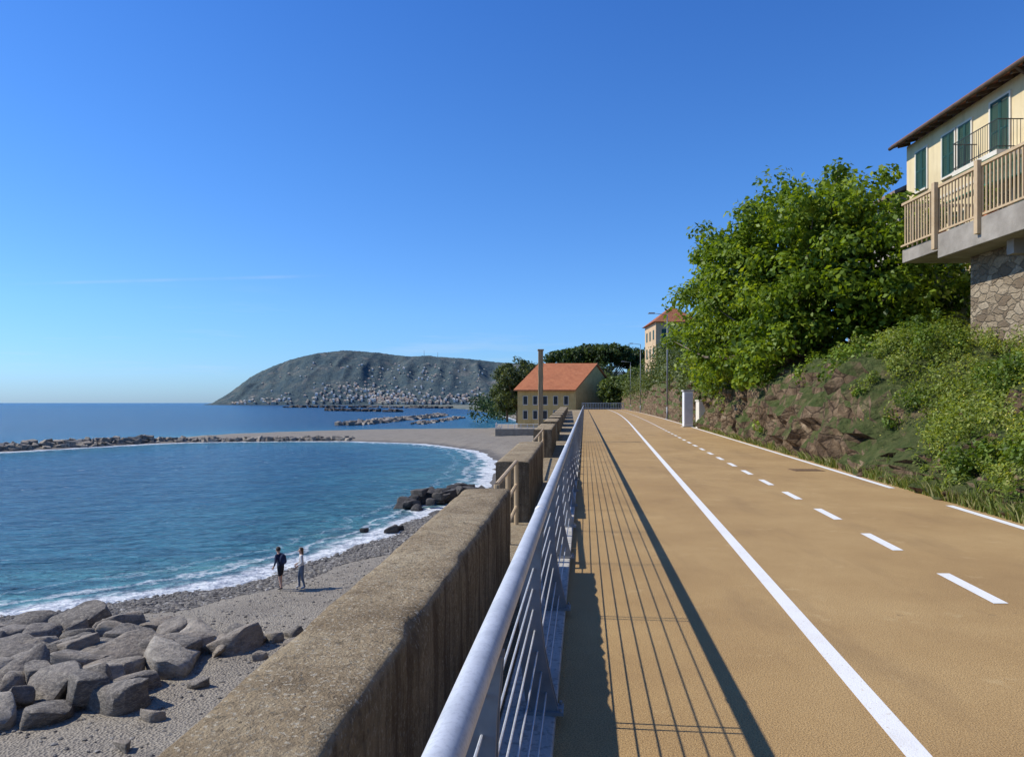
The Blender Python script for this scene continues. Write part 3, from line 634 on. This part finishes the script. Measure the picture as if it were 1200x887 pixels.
# ---------------------------------------------------------------- rocks
def rock_mat(name,stops,wet=False):
    m,nt,bs=newmat(name); v=pos(nt); a_=attr(nt,'var'); c=ramp(nt,a_,stops)
    c=mixc(nt,ramp(nt,noi(nt,v,2.5,7,.7),[(.38,.6),(.6,0.0)]),c,[q*.42 for q in stops[0][1]])
    c=mixc(nt,ramp(nt,noi(nt,v,7,6,.7),[(.56,0.0),(.72,.5)]),c,[min(.6,q*1.3) for q in stops[-1][1]])
    vn=noi(nt,pos(nt,(1,1,4),(.5,.3,0)),2.2,6,.7); c=mixc(nt,ramp(nt,vn,[(.47,0.0),(.5,.45),(.53,0.0)]),c,[min(.6,q*1.1) for q in stops[-1][1]])
    nt.links.new(c,bs.inputs['Base Color']); bs.inputs['Roughness'].default_value=.85
    bump(nt,bs,mth(nt,'ADD',noi(nt,v,5,9,.7),mth(nt,'MULTIPLY',vn,.8)),.9,.14); return m
M_rock=rock_mat('grey_rock',[(0,(.15,.13,.105)),(.4,(.235,.20,.16)),(.75,(.33,.27,.20)),(1,(.47,.41,.32))])
M_drock=rock_mat('dark_rock',[(0,(.04,.036,.032)),(.5,(.07,.062,.055)),(1,(.115,.10,.085))])
def hull_rock(center,size,flat=.6,bev=.05,npts=13,rnd=0):
    bm=bmesh.new()
    for _ in range(npts):
        v=np.sign(rng.normal(size=3))*rng.uniform(.45,1,3)**.6
        v=v/max(.001,(np.abs(v)**3).sum()**(1/3)); bm.verts.new(v*np.array([size*.60,size*.47,size*.42*flat]))
    r=bmesh.ops.convex_hull(bm,input=bm.verts)
    bmesh.ops.delete(bm,geom=[g for g in r['geom_interior']+r['geom_unused'] if isinstance(g,bmesh.types.BMVert)],context='VERTS')
    if rnd:
        bmesh.ops.triangulate(bm,faces=bm.faces[:])
        bmesh.ops.subdivide_edges(bm,edges=bm.edges[:],cuts=3,use_grid_fill=True)
        for f_ in (.5,.5,.4): bmesh.ops.smooth_vert(bm,verts=bm.verts,factor=f_,use_axis_x=True,use_axis_y=True,use_axis_z=True)
        sd_=Vector(rng.uniform(0,50,3))
        for v in bm.verts:
            k=noise.noise(v.co*1.6+sd_)*.09+noise.noise(v.co*5+sd_)*.04; v.co+=v.co.normalized()*k*size*.6
    R=Matrix.Rotation(rng.uniform(0,6.28),3,'Z')@Matrix.Rotation(rng.normal()*.2,3,'X')@Matrix.Rotation(rng.normal()*.18,3,'Y')
    bm.verts.ensure_lookup_table(); bm.verts.index_update()
    V=[tuple(R@v.co+Vector(center)) for v in bm.verts]; F=[tuple(v.index for v in f.verts) for f in bm.faces]; bm.free(); return V,F
def rocks(name,items,mat,flat=.6,rnd=0,npts=13):
    V=[];F=[];A=[]
    for (c,s) in items:
        v,f=hull_rock(c,s,flat,0,npts,rnd); k=len(V); V+=v; F+=[tuple(i+k for i in ff) for ff in f]; A+=[rng.random()]*len(v)
    o=obj(name,V,F,mat,smooth=bool(rnd)); setattrf(o.data,'var',A)
    if rnd: o.data.set_sharp_from_angle(angle=math.radians(42))
    return o
def inpoly(x,y,pl):
    c=False
    for i in range(len(pl)):
        a=pl[i];b_=pl[(i+1)%len(pl)]
        if (a[1]>y)!=(b_[1]>y) and x<a[0]+(y-a[1])/(b_[1]-a[1])*(b_[0]-a[0]): c=not c
    return c
RP=[(-26,24.5),(-19,27.0),(-12.8,26.2),(-8.9,25.0),(-8.6,23.4),(-9.9,21.6),(-9.9,19),(-12.5,17.2),(-20,17)]
items=[]
for layer in range(2):
    gx=-26.
    while gx<-7:
        gy=17.
        while gy<28.5:
            x=gx+rng.uniform(-.4,.4); y=gy+rng.uniform(-.35,.35)
            if inpoly(x,y,RP):
                z=float(ter_h([(x,y)])[0]); s=rng.uniform(1.3,2.3) if layer==0 else rng.uniform(.7,1.3)
                items.append(((x,y,z+.05+.26*layer+rng.uniform(-.1,.10)),s))
            gy+=1.1 if layer==0 else 2.0
        gx+=1.3 if layer==0 else 2.1
for (x,y,s) in ((-7.6,25.2,.8),(-7.3,24.0,.6),(-7.9,22.6,.55),(-8.8,20.3,.6),(-9.,18.2,.6),(-6.2,25.4,.35),(-6.6,26.6,.5),(-5.9,27.6,.3),(-8.9,16.4,.5),(-7.4,18.8,.35),(-8.1,24.6,.7)):
    items.append(((x,y,float(ter_h([(x,y)])[0])+.06),s))
rocks('riprap_boulders',items,M_rock,.95,1,15)
items=[]
for i in range(46):
    t=rng.random(); x=-9.2+5.6*t+rng.normal()*.5; y=62+7*t+rng.normal()*1.3; items.append(((x,y,SEA+.2+rng.uniform(0,.6)*math.sin(math.pi*min(1,max(0,t)))+.25*t),rng.uniform(.9,2.0)))
for (x,y,s) in ((-8.3,49.8,1.1),(-7.9,50.6,.7),(-10.2,50,.6),(-6.2,58,1.0),(-7.8,60,1.1)): items.append(((x,y,SEA+.12),s))
rocks('shore_rocks',items,M_drock,.9,1)
def along(pts,n,wd,zlo,zhi,s0,s1):
    out=[]; P_=[Vector(p) for p in pts]; L=[(P_[i+1]-P_[i]).length for i in range(len(P_)-1)]; T=sum(L)
    for _ in range(n):
        d=rng.random()*T; i=0
        while i<len(L)-1 and d>L[i]: d-=L[i]; i+=1
        dr=(P_[i+1]-P_[i]).normalized(); p=P_[i]+dr*min(d,L[i]); o=rng.uniform(-1,1); nn=Vector((-dr.y,dr.x))
        q=p+nn*o*wd; out.append(((q.x,q.y,SEA+zlo+(zhi-zlo)*(1-abs(o))+rng.uniform(-.2,.2)),rng.uniform(s0,s1)))
    return out
rocks('breakwater',along([(-135,74),(-118.5,97),(-96,134),(-81,163)],620,3.6,0,1.1,1.2,2.2)+along([(-81,163),(-66,167),(-50,170),(-38,170)],190,2.0,.1,.6,.9,1.8),M_rock,.9)
rocks('breakwater',along([(-66,285),(-58,360),(-50,450),(-52,520)],300,6,-.2,.9,2.4,4.2)+along([(-40,300),(-30,420)],80,4,-.2,.7,1.6,3),M_rock,.7)
rocks('breakwater',along([(-420,1350),(-250,1300),(-90,1150)],160,12,0,1.8,6,10)+along([(-210,820),(-110,700)],90,8,0,1.6,4,7),M_drock,.7)
ico=bmesh.new(); bmesh.ops.create_icosphere(ico,subdivisions=1,radius=1); iv=np.array([v.co[:] for v in ico.verts]); ifc=np.array([[v.index for v in f.verts] for f in ico.faces]); ico.free()
def pebbles(name,P3,S,mat,smooth=True):
    n=len(P3); nv=len(iv); V=np.empty((n,nv,3))
    for i in range(n):
        sc=S[i]*rng.uniform([.8,.6,.35],[1.2,1.,.7]); a=rng.uniform(0,6.28); v=iv*sc*rng.uniform(.85,1.15,(nv,1)); c,s=math.cos(a),math.sin(a)
        V[i,:,0]=v[:,0]*c-v[:,1]*s;V[i,:,1]=v[:,0]*s+v[:,1]*c;V[i,:,2]=v[:,2]; V[i]+=P3[i]
    F=(ifc[None]+(np.arange(n)*nv)[:,None,None]).reshape(-1,3)
    o=obj(name,V.reshape(-1,3),F.tolist(),mat,smooth=smooth); setattrf(o.data,'var',np.repeat(rng.random(n),nv))
PP=[];SS=[]
c_=np.column_stack([rng.uniform(-24,2,90000),rng.uniform(13,75,90000)]); sc_=sh(c_)
zc=ter_full(c_); cnt=0
for (x,y),s,zz in zip(c_,sc_,zc):
    if s<-.3 or x>XWL(y)-.1: continue
    dens=.95 if .8<s<3.8 else (.12 if s>3.8 else .4)
    if noise.noise(Vector((x*.3,y*.3,2)))>.15 : dens*=1.5
    if rng.random()<dens: PP.append((x,y,zz+.0)); SS.append(rng.uniform(.03,.08) if s>3.8 else rng.uniform(.06,.17)); cnt+=1
    if cnt>13000: break
pebbles('beach_pebbles',np.array(PP),np.array(SS),rock_mat('pebble_stone',[(0,(.085,.078,.07)),(.5,(.17,.15,.125)),(.85,(.27,.235,.185)),(1,(.46,.43,.38))]),False)

# ---------------------------------------------------------------- headland, plain, town
ku=[-4000,236,250,258,268,280,292,306,322,340,360,380,400,425,455,480,500,540,560,580,640,760,2400]; kv=[477,477,472,467,461,452,443,435,428,421,416,413,411,412,415,418,417.5,420,421.5,424,428,438,430]
RX=[(u_-600)/850*3300 for u_ in ku]; RH=[max(-8,(472-v_)*3.88+1.6) for v_ in kv]
def rprof(x,y): return float(np.interp(x*3300/y,RX,RH))
def hill(x,y):
    r=rprof(x,y); t=(y-2800)/500; sh_=math.sin(min(1,max(0,t))*math.pi/2)**.85 if t<1 else 1-.15*(t-1)
    q=Vector((x*.0035,y*.0035,0)); nn=noise.noise(q)*.5+noise.noise(q*2.3)*.28+noise.noise(q*5)*.18+noise.noise(q*11)*.09
    edge=min(1,max(0,(r-5)/60)); rid=abs(noise.noise(Vector((x*.0065,y*.0016,5))))+.5*abs(noise.noise(Vector((x*.016,y*.004,9))))
    return SEA-1.5+(r+8)*sh_+edge*(nn*38*min(1,max(.0,t*1.6))*(1.0 if t<.7 else max(.15,1-(t-.7)*3))-rid*48*math.sin(math.pi*min(1,max(0,t))))
hx=[v for v in np.arange(-1500,400,8.)]+list(np.arange(400,1600,30.)) ; hy=list(np.arange(2790,3500,10.)); V=[];F=[];m=len(hx)
for i,y in enumerate(hy):
    for j,x in enumerate(hx):
        V.append((x,y,hill(x,y)+5*noise.noise(Vector((x*.09,y*.09,0)))*(1 if y>2830 else 0)*(1 if rprof(x,y)>5 else 0)))
        if i and j: a=i*m+j; F.append((a-m-1,a-m,a,a-1))
def hill_mat():
    m,nt,bs=newmat('hazy_headland'); v=pos(nt)
    c=ramp(nt,noi(nt,v,.009,9,.72),[(.34,(.040,.064,.046)),(.5,(.085,.102,.062)),(.66,(.165,.150,.090))])
    c=mixc(nt,ramp(nt,noi(nt,v,.045,6,.7),[(.48,0.0),(.60,.8)]),c,(.028,.048,.038))
    c=mixc(nt,ramp(nt,noi(nt,v,.02,4,.6),[(.58,0.0),(.65,.65)]),c,(.23,.195,.13))
    nz=nd(nt,'ShaderNodeSeparateXYZ',{0:nd(nt,'ShaderNodeNewGeometry').outputs['Normal']}).outputs[2]
    c=mixc(nt,ramp(nt,mth(nt,'ADD',nz,mth(nt,'MULTIPLY',noi(nt,v,.03,5),.3)),[(.62,.8),(.78,0.0)]),c,(.25,.21,.17))
    c=mixc(nt,.27,c,(.17,.25,.36))  # aerial haze painted in: bluish tint blended into the hill's base colour
    nt.links.new(c,bs.inputs['Base Color']); bs.inputs['Roughness'].default_value=1; bs.inputs['Specular IOR Level'].default_value=0; 
    bump(nt,bs,noi(nt,v,.04,8,.75),1.,16.); return m
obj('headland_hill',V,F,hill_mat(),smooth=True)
PL=[(-10,535),(-60,1000),(-250,1800),(-500,2600),(-900,2810),(1600,2810),(1600,535)]
obj('coastal_plain',[(x,y,-6.4) for x,y in PL]+[(x,y,-9) for x,y in PL],[tuple(range(7))[::-1]]+[(i,(i+1)%7,(i+1)%7+7,i+7) for i in range(7)],simple('coastal_land',[(.3,(.07,.09,.06)),(.5,(.14,.15,.11)),(.7,(.30,.28,.23))],.02,1,0))
b1=B(); b2=B(); b3=B()
for i in range(640):
    q_=rng.random()
    if q_<.34: u_=rng.normal(425,34); hmax=80; y=2805+abs(rng.normal())*110
    elif q_<.62: u_=rng.uniform(430,590); hmax=40; y=2805+abs(rng.normal())*40
    elif q_<.72: u_=rng.uniform(272,400); hmax=20; y=2805+abs(rng.normal())*30
    else: u_=rng.normal(490,65); hmax=170; y=rng.uniform(2880,3240)
    if not 272<u_<596: continue
    x=(u_-600)/850*y; z=hill(x,y)
    if z<SEA+1 or z>hmax: continue
    w_=rng.uniform(2.2,6.0); d=rng.uniform(3,6); h=rng.uniform(3,7.5)
    if y>2880: w_*=.75; h*=.7
    bb=(b1,b2,b3)[int(rng.integers(3))]; bb.box(x-w_,x+w_,y-d,y+d,z-5,z+h)
    bb.V+= [(x-w_-.6,y-d-.6,z+h+.1),(x+w_+.6,y-d-.6,z+h+.1),(x+w_+.6,y+d+.6,z+h+.1),(x-w_-.6,y+d+.6,z+h+.1),(x,y,z+h+2.5)]; k=len(bb.V)-5
    bb.F+=[(k,k+1,k+4),(k+1,k+2,k+4),(k+2,k+3,k+4),(k+3,k,k+4)]
tn=empty('distant_town')
for bb,c,nm in ((b1,(.70,.68,.63),'pale_houses'),(b2,(.66,.50,.38),'pink_houses'),(b3,(.60,.51,.37),'ochre_houses')): bb.make(nm,simple(nm+'_mat',[(.3,c),(.7,[q*.8 for q in c])],.05,1,0),tn)
b=B()
for u_,h in ((497,28),(513,22)): x=(u_-600)/850*3300; b.path([(x,3300,hill(x,3300)-2),(x,3300,hill(x,3300)+h)],[1.2,.5],6)
b.make('radio_mast',M_greyc)

# ---------------------------------------------------------------- people
def person(name,loc,yaw,J,mats,extra):
    root=empty(name,loc); root.rotation_euler=(0,0,yaw)
    names=list(J['v']); V=[J['v'][n_][0] for n_ in names]; Rr=[J['v'][n_][1] for n_ in names]; ix={n_:i for i,n_ in enumerate(names)}
    E=[(ix[a_],ix[b_]) for a_,b_,_ in J['e']]; EM=[m_ for _,_,m_ in J['e']]; roots=[0]
    for s in (-1,1):   # fingers
        pl_=Vector(J['v']['palm%d'%s][0]); wr=Vector(J['v']['wrist%d'%s][0]); d=(pl_-wr).normalized(); side=Vector((0,1,0)); side=(side-d*side.dot(d)).normalized()
        nrm=d.cross(side)*s
        for f,(o_,L_) in enumerate(((-.03,.065),(-.01,.078),(.01,.084),(.03,.075))):
            b0=len(V); V+= [pl_-d*.005+side*o_*.8,pl_+side*o_+d*L_*.55,pl_+side*o_+d*L_+nrm*.02]; Rr+=[.009,.009,.007]; E+=[(b0,b0+1),(b0+1,b0+2)]; EM+=[0,0]; roots.append(b0)
        b0=len(V); V+=[wr+d*.03+side*.015,wr+d*.055+side*.05,wr+d*.085+side*.065]; Rr+=[.011,.010,.008]; E+=[(b0,b0+1),(b0+1,b0+2)]; EM+=[0,0]; roots.append(b0)
    me=bpy.data.meshes.new('skel'); me.from_pydata([tuple(v) for v in V],E,[]); o=bpy.data.objects.new('skel',me); scene.collection.objects.link(o)
    o.modifiers.new('s','SKIN'); sv=me.skin_vertices[0].data
    for i,r in enumerate(Rr): sv[i].radius=(r,r) if not hasattr(r,'__len__') else r; sv[i].use_root=(i in roots)
    sub=o.modifiers.new('u','SUBSURF'); sub.levels=2; sub.render_levels=2
    dg=bpy.context.evaluated_depsgraph_get(); m2=bpy.data.meshes.new_from_object(o.evaluated_get(dg)); bpy.data.objects.remove(o)
    body=bpy.data.objects.new('body',m2); scene.collection.objects.link(body); body.parent=root; m2.materials.clear()
    for mm in mats: m2.materials.append(mm)
    A=np.array([tuple(V[a_]) for a_,_ in E]); Bb=np.array([tuple(V[b_]) for _,b_ in E]); AB=Bb-A; LL=(AB**2).sum(1)
    for p in m2.polygons:
        c=np.array(p.center); t=np.clip(((c-A)*AB).sum(1)/LL,0,1); dd=((A+t[:,None]*AB-c)**2).sum(1); k=int(dd.argmin()); mi=EM[k]
        if hasattr(mi,'__len__'): mi=mi[0] if t[k]<mi[2] else mi[1]
        p.material_index=mi; p.use_smooth=True
    extra(root); return root
M_skin=simple('skin',[(.3,(.48,.28,.19)),(.7,(.56,.34,.24))],5,.6,0)
def cloth(n_,c): return simple(n_,[(.3,[q*.75 for q in c]),(.7,c)],7,.9,.5,25,.02)
def skel(lean,shorts,stride,arm):
    v={'pelvis':((0,0,.95),(.15,.11))}; 
    def L(x,y,z): t=max(0,(z-.95)); return (x,y+lean*t,z-abs(lean)*t*.15)
    v['waist']=(L(0,0,1.10),(.13,.10)); v['chest']=(L(0,0,1.30),(.16,.115)); v['neckb']=(L(0,0,1.45),(.07,.065)); v['neck']=(L(0,.01,1.52),(.052,.052)); v['head']=(L(0,.025,1.60),(.078,.092)); v['crown']=(L(0,.02,1.69),(.066,.08))
    e=[('pelvis','waist',1),('waist','chest',1),('chest','neckb',1),('neckb','neck',0),('neck','head',0),('head','crown',0)]
    for s in (-1,1):
        v['sh%d'%s]=(L(s*.165,0,1.40),.062); v['el%d'%s]=(L(s*(.22+arm[2]),-.04+arm[0]*.3,1.13),.045); v['wrist%d'%s]=(L(s*.22,.05+arm[0],.90+arm[1]),.03); v['palm%d'%s]=(L(s*.215,.08+arm[0]*1.15,.83+arm[1]*1.1),(.034,.022))
        v['hip%d'%s]=((s*.095,stride*s*.05,.86),(.098,.098)); v['kn%d'%s]=((s*.10,stride*s*.16+.03,.49),.058); v['an%d'%s]=((s*.105,stride*s*.27-.03,.10),.042); v['hl%d'%s]=((s*.105,stride*s*.27-.05,.045),.036); v['toe%d'%s]=((s*.125,stride*s*.27+.13,.035),(.042,.028))
        e+=[('chest','sh%d'%s,1),('sh%d'%s,'el%d'%s,1),('el%d'%s,'wrist%d'%s,(1,0,.85)),('wrist%d'%s,'palm%d'%s,0),('pelvis','hip%d'%s,2),('hip%d'%s,'kn%d'%s,(2,3,.8) if shorts else 2),('kn%d'%s,'an%d'%s,3),('an%d'%s,'hl%d'%s,4),('an%d'%s,'toe%d'%s,4)]
    return {'v':v,'e':e},L
def blob(name,c,r,mat,par,seed=0,cut=None):
    bm=bmesh.new(); bmesh.ops.create_icosphere(bm,subdivisions=3,radius=1)
    for v in bm.verts:
        d=v.co.copy(); k=1+.06*noise.noise(d*3+Vector((seed,0,0))); v.co=Vector((d.x*r[0]*k,d.y*r[1]*k,d.z*r[2]*k))
    if cut: bmesh.ops.delete(bm,geom=[v for v in bm.verts if cut(v.co)],context='VERTS')
    me=bpy.data.meshes.new(name); bm.to_mesh(me); bm.free(); me.materials.append(mat); me.polygons.foreach_set('use_smooth',[True]*len(me.polygons))
    o=bpy.data.objects.new(name,me); scene.collection.objects.link(o); o.location=c; o.parent=par; return o
M_eye=simple('eye_dark',[(.3,(.02,.02,.02)),(.7,(.04,.03,.02))],3,.3,0); M_lip=simple('lip',[(.3,(.35,.13,.10)),(.7,(.4,.16,.12))],3,.5,0)
def face(root,L,hc,long):
    h=Vector(L(0,.025,1.62))
    blob('hair',h+Vector((0,-.022,.025)),(.092,.112,.108),hc,root,1,lambda c:(c.y>.045 and c.z<.055) or c.z<-.07)
    if long: blob('long_hair',h+Vector((0,-.085,-.10)),(.085,.045,.17),hc,root,2)
    for s in (-1,1):
        blob('eye',h+Vector((s*.032,.083,.005)),(.012,.008,.007),M_eye,root); blob('ear',h+Vector((s*.084,0,-.005)),(.012,.02,.03),M_skin,root)
    blob('nose',h+Vector((0,.098,-.022)),(.012,.018,.022),M_skin,root); blob('mouth',h+Vector((0,.084,-.055)),(.024,.009,.007),M_lip,root)
M_hair=simple('dark_hair',[(.3,(.02,.013,.008)),(.7,(.05,.03,.02))],20,.6,.6,60,.01); M_hair2=simple('brown_hair',[(.3,(.08,.045,.02)),(.7,(.16,.09,.045))],20,.6,.6,60,.01)
def backpack(root,L):
    c=Vector(L(0,-.19,1.24)); o=blob('backpack',c,(.15,.105,.23),cloth('navy_nylon',(.02,.03,.07)),root,3); blob('backpack_pocket',c+Vector((0,-.085,-.07)),(.11,.05,.10),cloth('blue_nylon',(.03,.05,.11)),root,4)
    b=B()
    for s in (-1,1): b.path([Vector(L(s*.09,-.12,1.40)),Vector(L(s*.10,.0,1.475)),Vector(L(s*.10,.12,1.36)),Vector(L(s*.12,.08,1.15)),Vector(L(s*.11,-.12,1.08))],[.015]*5,6)
    b.make('backpack_straps',cloth('strap',(.02,.02,.03)),root,True)
def gz(x,y): return float(ter_full([(x,y)])[0])
S1,L1=skel(.22,True,.5,(.10,.05,.03)); S2,L2=skel(.02,False,.35,(.12,.12,.02))
M_sh=cloth('dark_shoe',(.04,.04,.045)); M_navy=cloth('navy_jacket',(.03,.04,.085))
def ex1(r): face(r,L1,M_hair,False); backpack(r,L1)
p1=person('man_with_backpack',(-10.2,32,gz(-10.2,32)+.02),math.radians(60),S1,[M_skin,M_navy,cloth('black_shorts',(.02,.02,.025)),M_skin,M_sh],ex1); p1.scale=(1.1,1.1,1.08)
def ex2(r): face(r,L2,M_hair2,True)
M_jean=cloth('grey_jeans',(.15,.18,.23))
p2=person('woman_in_white_top',(-9.35,32.2,gz(-9.35,32.2)+.02),math.radians(110),S2,[M_skin,cloth('white_top',(.66,.64,.61)),M_jean,M_jean,cloth('white_shoe',(.5,.5,.5))],ex2); p2.scale=(1.08,1.08,1.05)
print('objects',len(bpy.data.objects))
